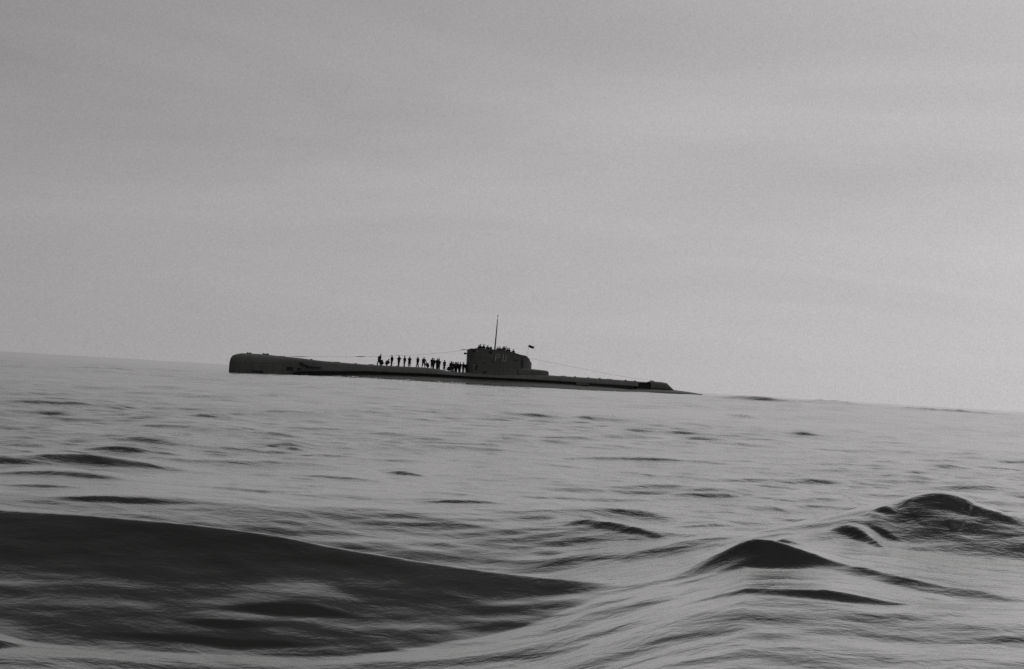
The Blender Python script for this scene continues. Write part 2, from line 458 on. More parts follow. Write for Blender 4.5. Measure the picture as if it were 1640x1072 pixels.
class MB:
    def __init__(s): s.v = []; s.f = []
    def add(s, v, f):
        n = len(s.v); s.v += [tuple(p) for p in v]; s.f += [tuple(i + n for i in q) for q in f]; return s
    def loft(s, rings, closed=True, caps=True):
        n = len(rings[0]); v = [p for r_ in rings for p in r_]; f = []
        for i in range(len(rings) - 1):
            for j in range(n if closed else n - 1):
                a, b = i * n + j, i * n + (j + 1) % n
                f.append((a, b, b + n, a + n))
        if caps and closed:
            f.append(tuple(range(n))[::-1]); f.append(tuple(range((len(rings) - 1) * n, len(rings) * n)))
        return s.add(v, f)
    def box(s, c, d, rot=None):
        v = [Vector((x * d[0] / 2, y * d[1] / 2, z * d[2] / 2)) for x in (-1, 1) for y in (-1, 1) for z in (-1, 1)]
        if rot: v = [rot @ p for p in v]
        v = [p + Vector(c) for p in v]
        return s.add(v, [(0, 1, 3, 2), (4, 6, 7, 5), (0, 4, 5, 1), (2, 3, 7, 6), (0, 2, 6, 4), (1, 5, 7, 3)])
    def tube(s, pts, rad, n=8):
        pts = [Vector(p) for p in pts]
        rr = rad if isinstance(rad, (list, tuple)) else [rad] * len(pts)
        rings = []
        for i, p in enumerate(pts):
            d = (pts[min(i + 1, len(pts) - 1)] - pts[max(i - 1, 0)]).normalized()
            up = Vector((0, 0, 1)) if abs(d.z) < .9 else Vector((1, 0, 0))
            a = d.cross(up).normalized(); b = d.cross(a)
            rings.append([p + (a * math.cos(t) + b * math.sin(t)) * rr[i] for t in [k * 2 * math.pi / n for k in range(n)]])
        return s.loft(rings)
    def build(s, name, mat, parent=None, smooth=False, bevel=0):
        me = bpy.data.meshes.new(name); me.from_pydata(s.v, [], s.f); me.update()
        bm = bmesh.new(); bm.from_mesh(me)
        bmesh.ops.recalc_face_normals(bm, faces=bm.faces)
        if bevel:
            bmesh.ops.bevel(bm, geom=bm.edges[:], offset=bevel, segments=2, affect='EDGES', clamp_overlap=True)
        bm.to_mesh(me); bm.free()
        if smooth:
            me.polygons.foreach_set('use_smooth', [True] * len(me.polygons))
            try: me.set_sharp_from_angle(angle=R(40))
            except Exception: pass
        me.materials.append(mat)
        o = bpy.data.objects.new(name, me); C.objects.link(o)
        if parent: o.parent = parent
        return o

def empty(name, loc, rz=0):
    o = bpy.data.objects.new(name, None); o.location = loc; o.rotation_euler = (0, 0, rz); C.objects.link(o)
    o.empty_display_size = .5
    return o

# ------------------------------------------------------------------ the submarine
# local frame: x = metres aft of the stem, y = away from the camera, z = up from mean water
TH = R(20)
BOW = Vector((-44.91, 228.0, 0))
sub = empty('submarine', BOW, TH)
tag(sub, 'long dark grey wartime submarine lying surfaced with crew standing on its casing', 'submarine')

def to_world(s, y, z):
    return Vector((BOW.x + s * math.cos(TH) - y * math.sin(TH), BOW.y + s * math.sin(TH) + y * math.cos(TH), z))

def ip(s, xs, ys): return float(np.interp(s, xs, ys))
DECK_S = [0, .12, .45, 1.0, 1.7, 2.9, 5.6, 8.2, 11, 14.4, 19.6, 21.8, 28, 32, 33.5, 34.8, 36.6, 40.3, 46, 50, 54.5, 64.6, 71.6]
DECK_Z = [1.75, 2.35, 2.84, 3.07, 3.25, 3.33, 3.30, 3.18, 3.08, 2.84, 2.72, 2.68, 2.71, 2.80, 2.72, 2.66, 2.36, 2.36, 2.50, 2.65, 2.77, 2.74, 2.67]
BOT_S = [0, .5, 7, 8.6, 10, 11.4, 14.5, 22, 32, 41, 53, 71.6]
BOT_Z = [-.6, -1.5, -1.5, -.6, .40, .70, .97, 1.43, 1.64, 1.67, 1.74, 1.66]
CW_S = [0, .12, .45, 1.0, 1.7, 3, 6, 9, 12, 16, 30, 55, 71.6]
CW_W = [.35, .75, 1.12, 1.38, 1.55, 1.70, 1.75, 1.70, 1.62, 1.55, 1.60, 1.55, 1.10]

def deck(s): return ip(s, DECK_S, DECK_Z)
def sect(s, y0, zt, zb, w, wb, e=5, n=40):
    """section of the casing: flat top with rounded shoulders, sides leaning out to wb at the bottom"""
    ring = []
    zc_, hz = (zt + zb) / 2, (zt - zb) / 2
    for k in range(n):
        a = 2 * math.pi * (k + .5) / n
        cs, sn = math.cos(a), math.sin(a)
        yy = math.copysign(abs(cs) ** (2 / e), cs); z_ = math.copysign(abs(sn) ** (2 / e), sn)
        ww = w + (wb - w) * (1 - z_) / 2
        ring.append((s, y0 + yy * ww, zc_ + z_ * hz))
    return ring
def exps(s): return ip(s, [0, 2, 8, 14], [2.6, 3.0, 4.0, 7.0])

# free-flooding casing from the stem to the after break
st = sorted(set([round(v, 2) for v in list(np.arange(0, 2, .15)) + list(np.arange(2, 71.6, .8)) + [71.6]]))
mb = MB()
rings = []
for s in st:
    w = ip(s, CW_S, CW_W); flare = ip(s, [0, 8, 15, 71.6], [0, .1, .38, .35])
    zb = ip(s, BOT_S, BOT_Z)
    # filled in where the plating reaches down to the tanks abaft the tower
    rings.append(sect(s, 0, deck(s), zb, w - .12, w + flare, exps(s)))
mb.loft(rings)
casing = mb.build('casing', M_CASE, sub, True)

# black filler under the casing, standing in for shade in the flooding slot
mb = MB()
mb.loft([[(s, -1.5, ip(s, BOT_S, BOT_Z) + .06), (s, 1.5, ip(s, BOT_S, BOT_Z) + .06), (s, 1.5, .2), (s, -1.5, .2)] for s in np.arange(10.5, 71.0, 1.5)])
mb.build('flooding_slot_shade', M_VOID, sub)
for y in (-1, 1):
    mb = MB(); mb.box((60.7, y * 1.62, 1.62), (2.4, .52, .36)); mb.build('casing_bracket', M_CASE, sub)

# pressure hull with its saddle tanks
HT_S = [4, 8.5, 11.4, 14.5, 22, 32, 41, 53, 60, 71.7, 74.5, 78.7, 82, 85]
HT_Z = [-.6, .0, .48, .76, 1.20, 1.44, 1.47, 1.54, 1.55, 1.47, 1.55, 1.56, 1.34, 1.05]
HW_S = [4, 10, 16, 26, 40, 55, 66, 72, 79, 82, 85]
HW_W = [1.3, 1.9, 2.5, 3.2, 3.6, 3.5, 2.8, 2.1, 1.2, .75, .12]
mb = MB(); rings = []
for s in list(np.arange(4, 84.8, 1.0)) + [85.0]:
    zt = ip(s, HT_S, HT_Z); w = ip(s, HW_S, HW_W)
    zb = ip(s, [4, 10, 70, 79, 85], [-2.5, -4, -4, -2.0, .55])
    rings.append(sect(s, 0, zt, zb, w, w, 2.9))
mb.loft(rings)
mb.build('pressure_hull', M_HULL, sub, True)

# after end: overhanging tube housing, black block painted as the shaded gap in front
mb = MB()
top = lambda s: ip(s, [74.2, 74.5, 74.8, 75.2, 76.5, 77.6, 78.1, 78.9], [2.72, 2.80, 2.98, 2.82, 2.80, 2.68, 2.25, 1.62])
mb.loft([sect(s, 0, top(s), 1.35, .85 - .06 * (s - 74), 1.05 - .07 * (s - 74), 4, 24) for s in (74.2, 74.5, 74.8, 75.2, 75.8, 76.5, 77.1, 77.6, 78.1, 78.5, 78.9)])
mb.build('stern_tube_housing', M_CASE, sub, True)
mb = MB(); mb.box((72.9, 0, 1.85), (2.7, 1.5, 1.4)); mb.build('stern_gap_shade', M_VOID, sub)
mb = MB(); mb.box((72.9, 0, 2.62), (2.6, 1.9, .06)); mb.build('stern_deck_plate', M_CASE, sub)
for y in (-1, 1):
    mb = MB()
    mb.add([(79.5, y * .7, 1.0), (82.2, y * .5, .95), (81.9, y * 2.9, .85), (80.4, y * 2.9, .88), (79.5, y * .7, .8), (82.2, y * .5, .85), (81.9, y * 2.9, .79), (80.4, y * 2.9, .8)],
           [(0, 1, 2, 3), (7, 6, 5, 4), (0, 4, 5, 1), (1, 5, 6, 2), (2, 6, 7, 3), (3, 7, 4, 0)])
    mb.build('stern_plane', M_HULL, sub)

# bow details
def side_y(s, z):
    """near side of the casing at height z"""
    w = ip(s, CW_S, CW_W); flare = ip(s, [0, 8, 15, 71.6], [0, .1, .38, .35]); zt, zb = deck(s), ip(s, BOT_S, BOT_Z)
    e = exps(s); q = (z - (zt + zb) / 2) / ((zt - zb) / 2); q = max(-.999, min(.999, q))
    ww = (w - .12) + (w + flare - (w - .12)) * (1 - q) / 2
    return -ww * (1 - abs(q) ** e) ** (1 / e)
for sg in (1, -1):
    mb = MB(); pr = []
    for s in np.arange(.5, 8.6, .4):
        z = 1.92 + (s - .5) * .042; y = side_y(s, z)
        pr.append([(s, sg * (y + .05), z - .03), (s, sg * (y - .05), z - .03), (s, sg * (y - .05), z + .02), (s, sg * (y + .05), z + .03)])
    mb.loft(pr)
    o = mb.build('rubbing_strake', M_LINE, sub)
def patch(name, s0, s1, z0, z1, mat=M_VOID, proud=.02, both=True):  # block just proud of the plating, black by default as a shaded hole
    for sg in ((1, -1) if both else (1,)):
        mb = MB(); rg = []
        for s in np.linspace(s0, s1, 5):
            yy = [side_y(s, z) for z in (z0, z1)]
            rg.append([(s, sg * (yy[0] + .25), z0), (s, sg * (yy[0] - proud), z0), (s, sg * (yy[1] - proud), z1), (s, sg * (yy[1] + .25), z1)])
        mb.loft(rg); mb.build(name, mat, sub)
patch('torpedo_tube_opening', 8.85, 10.0, .95, 1.52)
patch('flooding_opening', 10.6, 11.3, 1.05, 1.40)
patch('bow_undercut_shade', 3.4, 5.2, .34, .62)  # black patch low on the bow, painted shade of the undercut
for sg in (-1, 1):      # bow planes, folded back along the casing
    mb = MB()
    v = []
    for (s, z, hw) in ((11.0, 2.38, .05), (11.6, 2.16, .14), (12.6, 1.92, .16), (13.6, 1.84, .13), (14.6, 1.86, .03)):
        y = side_y(s, z)
        v.append([(s, sg * (y + .15), z + hw), (s, sg * (y - .75), z + hw * .8), (s, sg * (y - .75), z - hw * .8), (s, sg * (y + .15), z - hw)])
    mb.loft(v)
    p = mb.build('bow_plane', M_METAL, sub)
    mb = MB(); mb.tube([(12.4, sg * (side_y(12.4, 1.6) + .1), 1.55), (12.4, sg * (side_y(12.4, 1.6) - .62), 1.86)], .12); mb.build('plane_hinge', M_METAL, p)
for s, h_, l_ in ((2.95, .14, .5), (5.65, .20, .7), (8.3, .06, .6)):
    mb = MB(); mb.tube([(s - l_ / 2, -.35, deck(s) - .05), (s - l_ / 2, -.35, deck(s) + h_)], .11); mb.tube([(s + l_ / 2, -.35, deck(s) - .05), (s + l_ / 2, -.35, deck(s) + h_)], .11)
    mb.box((s, -.35, deck(s) + h_ * .3), (l_ * 1.4, .3, h_ * .7))
    mb.build('bollard', M_METAL, sub)
for s, w_, h_ in ((17.5, 1.2, .07), (23.3, 1.0, .10), (57.8, 1.1, .07), (62.5, .6, .08), (66.5, 1.2, .06)):
    mb = MB(); mb.tube([(s, 0, deck(s) - .05), (s, 0, deck(s) + h_)], w_ * .42, 16); mb.build('deck_hatch', M_CASE, sub, bevel=0)
# small deck cleats
for s in (13.0, 20.4, 27.5, 59.5, 64.2, 69.2, 71.0):
    mb = MB(); mb.box((s, -1.05, deck(s) + .04), (.34, .1, .12)); mb.build('cleat', M_METAL, sub)

# conning tower and bridge: a wall following a streamlined plan, open above the bridge deck
RIM_S = [40.0, 40.25, 41.0, 42.8, 45.7, 47.4, 48.9, 50.2, 51.0, 51.4]
RIM_Z = [6.05, 6.36, 6.55, 6.56, 6.54, 6.36, 5.98, 5.84, 5.28, 4.70]
def half(s): return ip(s, [40.0, 40.15, 40.6, 41.5, 43, 46, 49, 50.6, 51.3, 51.6], [.45, .8, 1.15, 1.4, 1.55, 1.55, 1.35, 1.0, .6, .3])
ss = [40.0, 40.15, 40.35, 40.6, 41, 41.5, 42.2, 43, 44, 45, 46, 47, 48, 49, 49.7, 50.2, 50.6, 51.0, 51.3, 51.6]
plan = [(s, -half(s)) for s in ss] + [(s, half(s)) for s in reversed(ss)]
def rim(s): return ip(s, RIM_S, RIM_Z)
def shrink(p, t):
    cx_ = 45.8; s, y = p
    return (s + (t if s < cx_ else -t) * min(1, abs(s - cx_) / 3), y - math.copysign(min(t, abs(y) * .6), y))
o_b = [(s, y * 1.04, 2.2) for s, y in plan]; o_m = [(s, y, 4.6) for s, y in plan]; o_m2 = [(s, y, min(4.9, rim(s) - .05)) for s, y in plan]; o_t = [(s, y, rim(s)) for s, y in plan]
i_t = [(*shrink(p, .09), rim(p[0])) for p in plan]; i_b = [(*shrink(p, .09), max(3.9, min(rim(p[0]) - 1.0, 5.5))) for p in plan]
mb = MB(); mb.loft([o_b, o_m, o_m2, o_t, i_t, i_b])
tower = mb.build('conning_tower', M_TOWER, sub, True)
BRF = lambda s: max(3.9, min(rim(s) - 1.0, 5.5))
# rim rail, light plated edge
mb = MB()
mb.loft([[(p[0], p[1] * 1.01, rim(p[0]) - .10), (p[0], p[1] * 1.05, rim(p[0]) - .09), (p[0], p[1] * 1.05, rim(p[0]) + .0), (p[0], p[1] * 1.01, rim(p[0]) + .02)] for p in plan[:18]], caps=True)
mb.build('bulwark_edge', M_CASE, tower)
# vertical plate seams and ladder
mb = MB()
for s in (49.42, 49.72):
    mb.tube([(s, -half(s) - .10, 2.75), (s, -half(s) - .10, 5.6)], .045)
for k in range(9): mb.box((49.57, -half(49.5) - .10, 2.95 + k * .3), (.3, .05, .05))
mb.build('ladder', M_METAL, tower)
mb = MB(); mb.box((49.57, -half(49.57) * 1.0, 4.35), (.42, .05, 1.55)); mb.build('door_recess', M_VOID, tower)
def disc(name, s, z, r_, parent, mat=M_VOID, wall=None):
    y = -(wall if wall is not None else half(s)) - .015
    mb = MB(); mb.tube([(s, y + .12, z), (s, y - .03, z)], r_, 20)
    return mb.build(name, mat, parent, False)
d_ = disc('navigation_light_recess', 43.56, 6.05, .26, tower)
d_ = disc('scuttle', 40.75, 6.08, .22, tower)
d_ = disc('scuttle', 44.0, 4.45, .14, tower)
d_ = disc('scuttle', 42.5, 4.15, .13, tower)
d_ = disc('scuttle', 48.3, 4.9, .13, tower)
mb = MB(); mb.box((41.2, -half(41.2) - .02, 3.35), (.85, .1, .9)); mb.build('access_door', M_VOID, tower)
mb = MB(); mb.box((42.7, -half(42.7) * 1.04 - .02, 2.62), (.42, .1, .34)); mb.build('access_door', M_VOID, tower)
mb = MB(); mb.box((41.25, -half(41.25) - .05, 6.02), (.22, .08, .22)); mb.build('lamp_box', M_LINE, tower)
# riveted plate bands
mb = MB()
for z in (3.7, 5.0):
    mb.loft([[(s, -half(s) * 1.0 - .012 - .0 * s, z), (s, -half(s) - .035, z), (s, -half(s) - .035, z + .07), (s, -half(s) * 1.0 - .012, z + .07)] for s in ss[2:17]])
mb.build('plate_band', M_TOWER, tower)
# lettering: worn P and two tall strokes
def stroke(mb, pts, w=.085):
    for a, b in zip(pts[:-1], pts[1:]):
        a, b = Vector((a[0], 0, a[1])), Vector((b[0], 0, b[1])); d = b - a; L = d.length
        ang = math.atan2(d.z, d.x)
        mid = (a + b) / 2
        yy = -half(mid.x) - .024
        mb.box((mid.x, yy, mid.z), (L + w * .8, .03, w), Matrix.Rotation(-ang, 3, 'Y'))
mb = MB()
stroke(mb, [(44.50, 4.72), (44.55, 5.72), (44.95, 5.78), (45.20, 5.58), (45.18, 5.36), (44.95, 5.24), (44.58, 5.24)])
mb.build('letter', M_LETTER, tower)
mb = MB()
stroke(mb, [(45.85, 5.72), (45.88, 4.95), (45.80, 4.55)])
mb.build('letter', M_LETTER, tower)
mb = MB()
stroke(mb, [(46.34, 5.66), (46.42, 5.2), (46.38, 4.70), (46.16, 4.66)])
mb.build('letter', M_LETTER, tower)
# low fairing abaft the tower
mb = MB()
mb.loft([sect(s, 0, z, 2.3, w, w + .1, 7, 28) for s, z, w in ((48.8, 3.72, 1.45), (50, 3.70, 1.42), (51.5, 3.66, 1.36), (53, 3.60, 1.25), (54.2, 3.55, 1.1), (54.5, 3.47, 1.02), (54.62, 3.3, .95))])
mb.build('after_fairing', M_CASE, sub, True)
# gun on the fore end of the tower
gun = empty('deck_gun', (41.3, 0, 5.5)); gun.parent = sub
mb = MB(); mb.tube([(0, 0, -1.6), (0, 0, .3)], [.4, .25], 12); mb.build('pedestal', M_METAL, gun)
mb = MB(); mb.box((.1, 0, .55), (.9, .4, .4)); mb.build('breech', M_METAL, gun, bevel=.04)
mb = MB(); mb.tube([(0, 0, .60), (-1.3, 0, .68), (-2.5, 0, .76)], [.10, .06, .045], 12); mb.build('barrel', M_METAL, gun)
mb = MB(); mb.tube([(39.35, -.1, 5.58), (39.75, -.1, 5.58)], [.2, .14], 10); mb.box((39.95, -.1, 5.58), (.35, .12, .12)); mb.build('searchlight', M_METAL, sub)

# periscope standards and mast
mb = MB(); mb.tube([(44.85, .1, 4.5), (44.87, .1, 6.8), (44.97, .1, 9.5), (45.03, .1, 11.7)], [.16, .13, .10, .07], 10); mast = mb.build('mast', M_METAL, sub)
mb = MB(); mb.tube([(45.03, .1, 11.6), (45.05, .1, 12.6)], .035, 6); mb.box((45.05, .1, 12.35), (.5, .04, .04)); mb.build('mast_aerial', M_METAL, mast)
mb = MB(); mb.tube([(44.1, .0, 4.5), (44.1, .0, 6.85)], [.3, .24], 12); mb.tube([(44.1, 0, 6.85), (44.1, 0, 7.05)], [.2, .12], 12); mb.build('periscope_standard', M_METAL, sub)

# jumping wires
def wire(name, pts, r_=.014):
    P = smooth_line(pts, 6); mb = MB(); mb.tube([tuple(p) for p in P], r_, 5); return mb.build(name, M_METAL, sub)
w1 = wire('jumping_wire', [(40.1, 0, 6.3), (35.5, 0, 5.45), (29, 0, 4.6), (21.4, 0, 3.92), (14, 0, 3.45), (10, 0, 3.26), (8.2, 0, 3.2)])
mb = MB(); mb.tube([(20.6, 0, 3.87), (21.3, 0, 3.92), (22.2, 0, 3.98)], [.035, .07, .035], 8); mb.build('insulator', M_METAL, w1)
mb = MB(); mb.tube([(10.0, 0, 3.27), (11.5, 0, 3.33), (12.6, 0, 3.38)], [.03, .045, .03], 8); mb.build('insulator', M_METAL, w1)
w2 = wire('jumping_wire', [(51.0, 0, 5.5), (57.3, 0, 4.75), (66.4, 0, 3.62), (74.6, 0, 2.95)])
# guard rail abreast the gun tower
mb = MB()
for s in np.arange(33.6, 40.1, 1.6): mb.tube([(s, 1.1, deck(s) - .08), (s, 1.1, deck(s) + 1.0)], .025, 6)
for h_ in (.55, .98): mb.tube([(s, 1.1, deck(s) + h_) for s in (33.6, 35.2, 36.8, 38.4, 40.0)], .016, 5)
mb.build('guard_rail', M_METAL, sub)
# ensign staff (part of the boat) and the ensign it flies
mb = MB(); mb.tube([(50.85, 0, 4.2), (50.95, 0, 7.78)], .018, 6); mb.build('ensign_staff', M_METAL, sub)
g = []
nu, nv = 14, 6
vv = []
for sgn in (1, -1):
    for i in range(nu + 1):
        for j in range(nv + 1):
            u, v = i / nu, j / nv
            vv.append((u * 1.05, .12 * math.sin(u * 9) * u + sgn * .006 + .05 * math.sin(v * 3), -v * .42 - .18 * u + .05 * math.sin(u * 7 + v)))
ff = []
n1_ = (nu + 1) * (nv + 1)
for i in range(nu):
    for j in range(nv):
        a = i * (nv + 1) + j
        ff.append((a, a + 1, a + nv + 2, a + nv + 1)); ff.append((n1_ + a, n1_ + a + nv + 1, n1_ + a + nv + 2, n1_ + a + 1))
mb = MB(); mb.add(vv, ff)
fl = mb.build('flag', M_FLAG, None, True); fl.location = to_world(50.98, 0, 7.76); fl.rotation_euler = (0, 0, TH)
tag(fl, 'small dark flag blowing out abaft the submarine tower', 'flag')

# white water along the hull
def foam_line():
    mb = MB(); rg = []
    rs = np.random.default_rng(4)
    hh = None
    S = np.arange(7, 80, .3)
    nz = np.interp(S, np.arange(5, 84, .9), rs.random(len(np.arange(5, 84, .9))))
    runs = []
    for s, q in zip(S, nz):
        y = 0
        w = ip(s, HW_S, HW_W); e = 2.9
        P = to_world(s, -w, 0); zw = float(sea_z(np.array([P.x]), np.array([P.y]))[0])
        zt = ip(s, HT_S, HT_Z); zb = -4; qq = max(-.99, min(.99, (zw - (zt + zb) / 2) / ((zt - zb) / 2)))
        yy = -w * (1 - abs(qq) ** e) ** (1 / e)
        if s < 9: yy = -ip(s, CW_S, CW_W) * .9
        k = max(0, q - .35) * ip(s, [7, 9, 26, 40, 80], [.16, .22, .22, .08, .04])
        if k > .005:
            runs.append([(s, yy + .3, zw - .1), (s, yy - .05, zw + k * .8), (s, yy - .3 - k, zw + k), (s, yy - .7 - k, zw + k * .4), (s, yy - 1.1 - k, zw - .1)])
        else:
            if len(runs) > 1: mb.loft(runs)
            runs = []
    if len(runs) > 1: mb.loft(runs)
    o = mb.build('foam', M_FOAM, None, True)
    o.location = BOW; o.rotation_euler = (0, 0, TH)
    tag(o, 'thin broken line of white water washing along the submarine hull', 'foam', kind='stuff')
foam_line()

# ------------------------------------------------------------------ the crew
def make_body(name, legs='stand', lean=0.0, arms='down', crouch=False, top=0, low=0):
    """one continuous skinned figure, 1.75 m, facing +X locally; returns a mesh"""
    J = {}; E_ = []; RAD = {}
    def j(n, p, r_): J[n] = Vector(p); RAD[n] = r_
    hip = .93
    if crouch: hip = .42
    j('pelvis', (0, 0, hip), .135)
    L = lean
    def up(d, f=0.0): return Vector((f + math.sin(L) * d, 0, hip + math.cos(L) * d))
    if crouch: L = .55
    j('waist', up(.16), .125); j('chest', up(.36), .150); j('collar', up(.50), .10); j('neck', up(.57, .01), .058)
    j('jaw', up(.64, .025), .082); j('head', up(.72, .02), .108); j('crown', up(.79, .01), .082)
    j('nose', up(.69, .115), .016)
    for a, b in zip(['pelvis', 'waist', 'chest', 'collar', 'neck', 'jaw', 'head'], ['waist', 'chest', 'collar', 'neck', 'jaw', 'head', 'crown']): E_.append((a, b))
    E_.append(('head', 'nose'))
    hands = []
    for sd, sg in (('l', 1), ('r', -1)):
        j('ear' + sd, up(.70, .0) + Vector((0, sg * .095, 0)), .018); E_.append(('head', 'ear' + sd))
        j('sh' + sd, up(.47) + Vector((0, sg * .175, 0)), .075); E_.append(('collar', 'sh' + sd))
        S = J['sh' + sd]
        am = arms if isinstance(arms, str) else arms[0 if sg > 0 else 1]
        if am == 'down': el = S + Vector((-.03, sg * .06, -.28)); wr = el + Vector((.07, sg * .0, -.25))
        elif am == 'hip': el = S + Vector((-.08, sg * .17, -.22)); wr = el + Vector((.12, -sg * .14, -.18))
        elif am == 'fold': el = S + Vector((.06, sg * .06, -.27)); wr = el + Vector((.17, -sg * .19, .06))
        elif am == 'up': el = S + Vector((.16, sg * .08, .17)); wr = el + Vector((.03, -sg * .03, .26))
        elif am == 'point': el = S + Vector((.24, sg * .04, -.04)); wr = el + Vector((.25, 0, .06))
        elif am == 'rail': el = S + Vector((.06, sg * .10, -.24)); wr = el + Vector((.22, 0, .0))
        elif am == 'knee': el = S + Vector((.18, sg * .05, -.20)); wr = el + Vector((.18, -sg * .03, -.10))
        j('el' + sd, el, .046); j('wr' + sd, wr, .031)
        d = (wr - el).normalized(); j('pa' + sd, wr + d * .06, .036)
        E_ += [('sh' + sd, 'el' + sd), ('el' + sd, 'wr' + sd), ('wr' + sd, 'pa' + sd)]
        hands.append((wr, d, sg))
        j('hi' + sd, (0, sg * .10, hip - .05), .105); E_.append(('pelvis', 'hi' + sd))
        if crouch: kn = Vector((.40, sg * .16, hip + .08)); an = Vector((.12 if sg > 0 else .0, sg * .14, .10))
        elif legs == 'apart': kn = Vector((.05, sg * .17, .50)); an = Vector((0, sg * .23, .09))
        elif legs == 'step': kn = Vector((sg * .17 + .04, sg * .10, .50)); an = Vector((sg * .27, sg * .10, .09))
        else: kn = Vector((.03, sg * .10, .50)); an = Vector((0, sg * .11, .09))
        j('kn' + sd, kn, .066); j('an' + sd, an, .046); j('he' + sd, an + Vector((-.04, 0, -.045)), .042); j('to' + sd, an + Vector((.17, sg * .02, -.055)), .036)
        E_ += [('hi' + sd, 'kn' + sd), ('kn' + sd, 'an' + sd), ('an' + sd, 'he' + sd), ('an' + sd, 'to' + sd)]
    names = list(J); roots = [names.index('pelvis')]
    V = [J[n] for n in names]; RR = [RAD[n] for n in names]; EE = [(names.index(a), names.index(b)) for a, b in E_]
    for wr, d, sg in hands:
        side = Vector((1, 0, 0)) - d * d.x
        if side.length < .3: side = Vector((0, 0, 1)) - d * d.z
        side.normalize(); pal = d.cross(side)
        for k, ln in enumerate((.072, .082, .077, .060)):
            a = wr + d * .075 + side * (.027 - k * .018); b = a + d * ln * .55; c_ = b + d * ln * .4 + pal * (-sg) * ln * .35
            n = len(V); roots.append(n); V += [a, b, c_]; RR += [.0095, .009, .0075]; EE += [(n, n + 1), (n + 1, n + 2)]
        a = wr + d * .03 + side * .02; b = a + side * .035 + d * .025; c_ = b + d * .032 + side * .004
        n = len(V); roots.append(n); V += [a, b, c_]; RR += [.011, .010, .008]; EE += [(n, n + 1), (n + 1, n + 2)]
    me = bpy.data.meshes.new('skeleton'); me.from_pydata([tuple(v) for v in V], EE, []); me.update()
    ob = bpy.data.objects.new('skeleton', me); C.objects.link(ob)
    sk = ob.modifiers.new('skin', 'SKIN'); sk.use_smooth_shade = True
    if not me.skin_vertices: me.attributes.new
    for i, sv_ in enumerate(me.skin_vertices[0].data):
        r_ = RR[i]
        bulk = 1.62 if i < len(names) and names[i][:2] in ('pe','wa','ch','co','sh','el','hi','kn','an') else 1.0
        r_ = r_ * bulk
        wide = 1.22 if i < len(names) and names[i] in ('chest', 'waist', 'pelvis') else 1.0
        sv_.radius = (r_ * wide, r_) if wide > 1 else (r_, r_)
        sv_.use_root = i in roots
    sb = ob.modifiers.new('sub', 'SUBSURF'); sb.levels = 1; sb.render_levels = 1
    dg = bpy.context.evaluated_depsgraph_get()
    body = bpy.data.meshes.new_from_object(ob.evaluated_get(dg)); body.name = name
    bpy.data.objects.remove(ob); bpy.data.meshes.remove(me)
    body.materials.clear()
    body.materials.append(M_CLOTH[top]); body.materials.append(M_CLOTH[low]); body.materials.append(M_SKIN); 
    neckz = J['neck']; ax = (J['head'] - J['waist']).normalized()
    wrs = [h_[0] for h_ in hands]
    idx = []
    for p in body.polygons:
        c_ = p.center; k = 0
        if (c_ - neckz).dot(ax) > 0 and (c_ - neckz).length < .35: k = 2
        elif any((c_ - h_[0]).dot(h_[1]) > -.01 and (c_ - h_[0]).length < .19 and (c_ - h_[0] - h_[1] * (c_ - h_[0]).dot(h_[1])).length < .075 for h_ in hands): k = 2
        elif c_.z < hip + .02: k = 1
        idx.append(k)
    body.polygons.foreach_set('material_index', idx)
    body.polygons.foreach_set('use_smooth', [True] * len(body.polygons))
    zmin = min(v.co.z for v in body.vertices)
    for v in body.vertices: v.co.z -= zmin
    head = J['head'] - Vector((0, 0, zmin))
    return body, head, ax

def cap_mesh(head, ax, peaked=True):
    mb = MB(); n = 16
    q = ax.to_track_quat('Z', 'X').to_matrix()
    # q maps z to the head axis; keep x forward
    fx = (Vector((1, 0, 0)) - ax * ax.x).normalized(); fy = ax.cross(fx)
    def ring(h_, r_): return [head + ax * h_ + fx * math.cos(t) * r_ * 1.08 + fy * math.sin(t) * r_ for t in [k * 2 * math.pi / n for k in range(n)]]
    if peaked: mb.loft([ring(.025, .101), ring(.06, .104), ring(.085, .128), ring(.105, .118), ring(.118, .05)])
    else: mb.loft([ring(-.01, .100), ring(.04, .106), ring(.09, .088), ring(.118, .04)])
    if peaked:
        a = [head + ax * .03 + fx * (.10 + .055 * math.cos(t)) + fy * math.sin(t) * .08 for t in [k * math.pi / 6 - math.pi / 2 for k in range(7)]]
        b = [p - ax * .012 + fx * .002 for p in a]
        mb.loft([a, b])
    return mb

POSES = {}
def pose(key, **kw):
    body, head, ax = make_body('body_' + key, **kw)
    c1 = cap_mesh(head, ax, True); o1 = c1.build('cap', M_CLOTH[0], None, True)
    c2 = cap_mesh(head, ax, False); o2 = c2.build('hair', M_HAIR, None, True)
    m1, m2 = o1.data, o2.data
    bpy.data.objects.remove(o1); bpy.data.objects.remove(o2)
    POSES[key] = (body, m1, m2)
pose('plain')
pose('folded', arms='fold')
pose('hips', arms='hip', legs='apart')
pose('apart', arms=('hip', 'down'), legs='apart', top=1)
pose('lean', lean=.30, arms=('up', 'down'), legs='step')
pose('stepping', arms=('point', 'down'), legs='step', top=1)
pose('crouch', crouch=True, arms='knee')
pose('bridge', arms='rail')
pose('waving', arms=('up', 'down'), top=1)
pose('pale', arms='down', top=2, low=2)

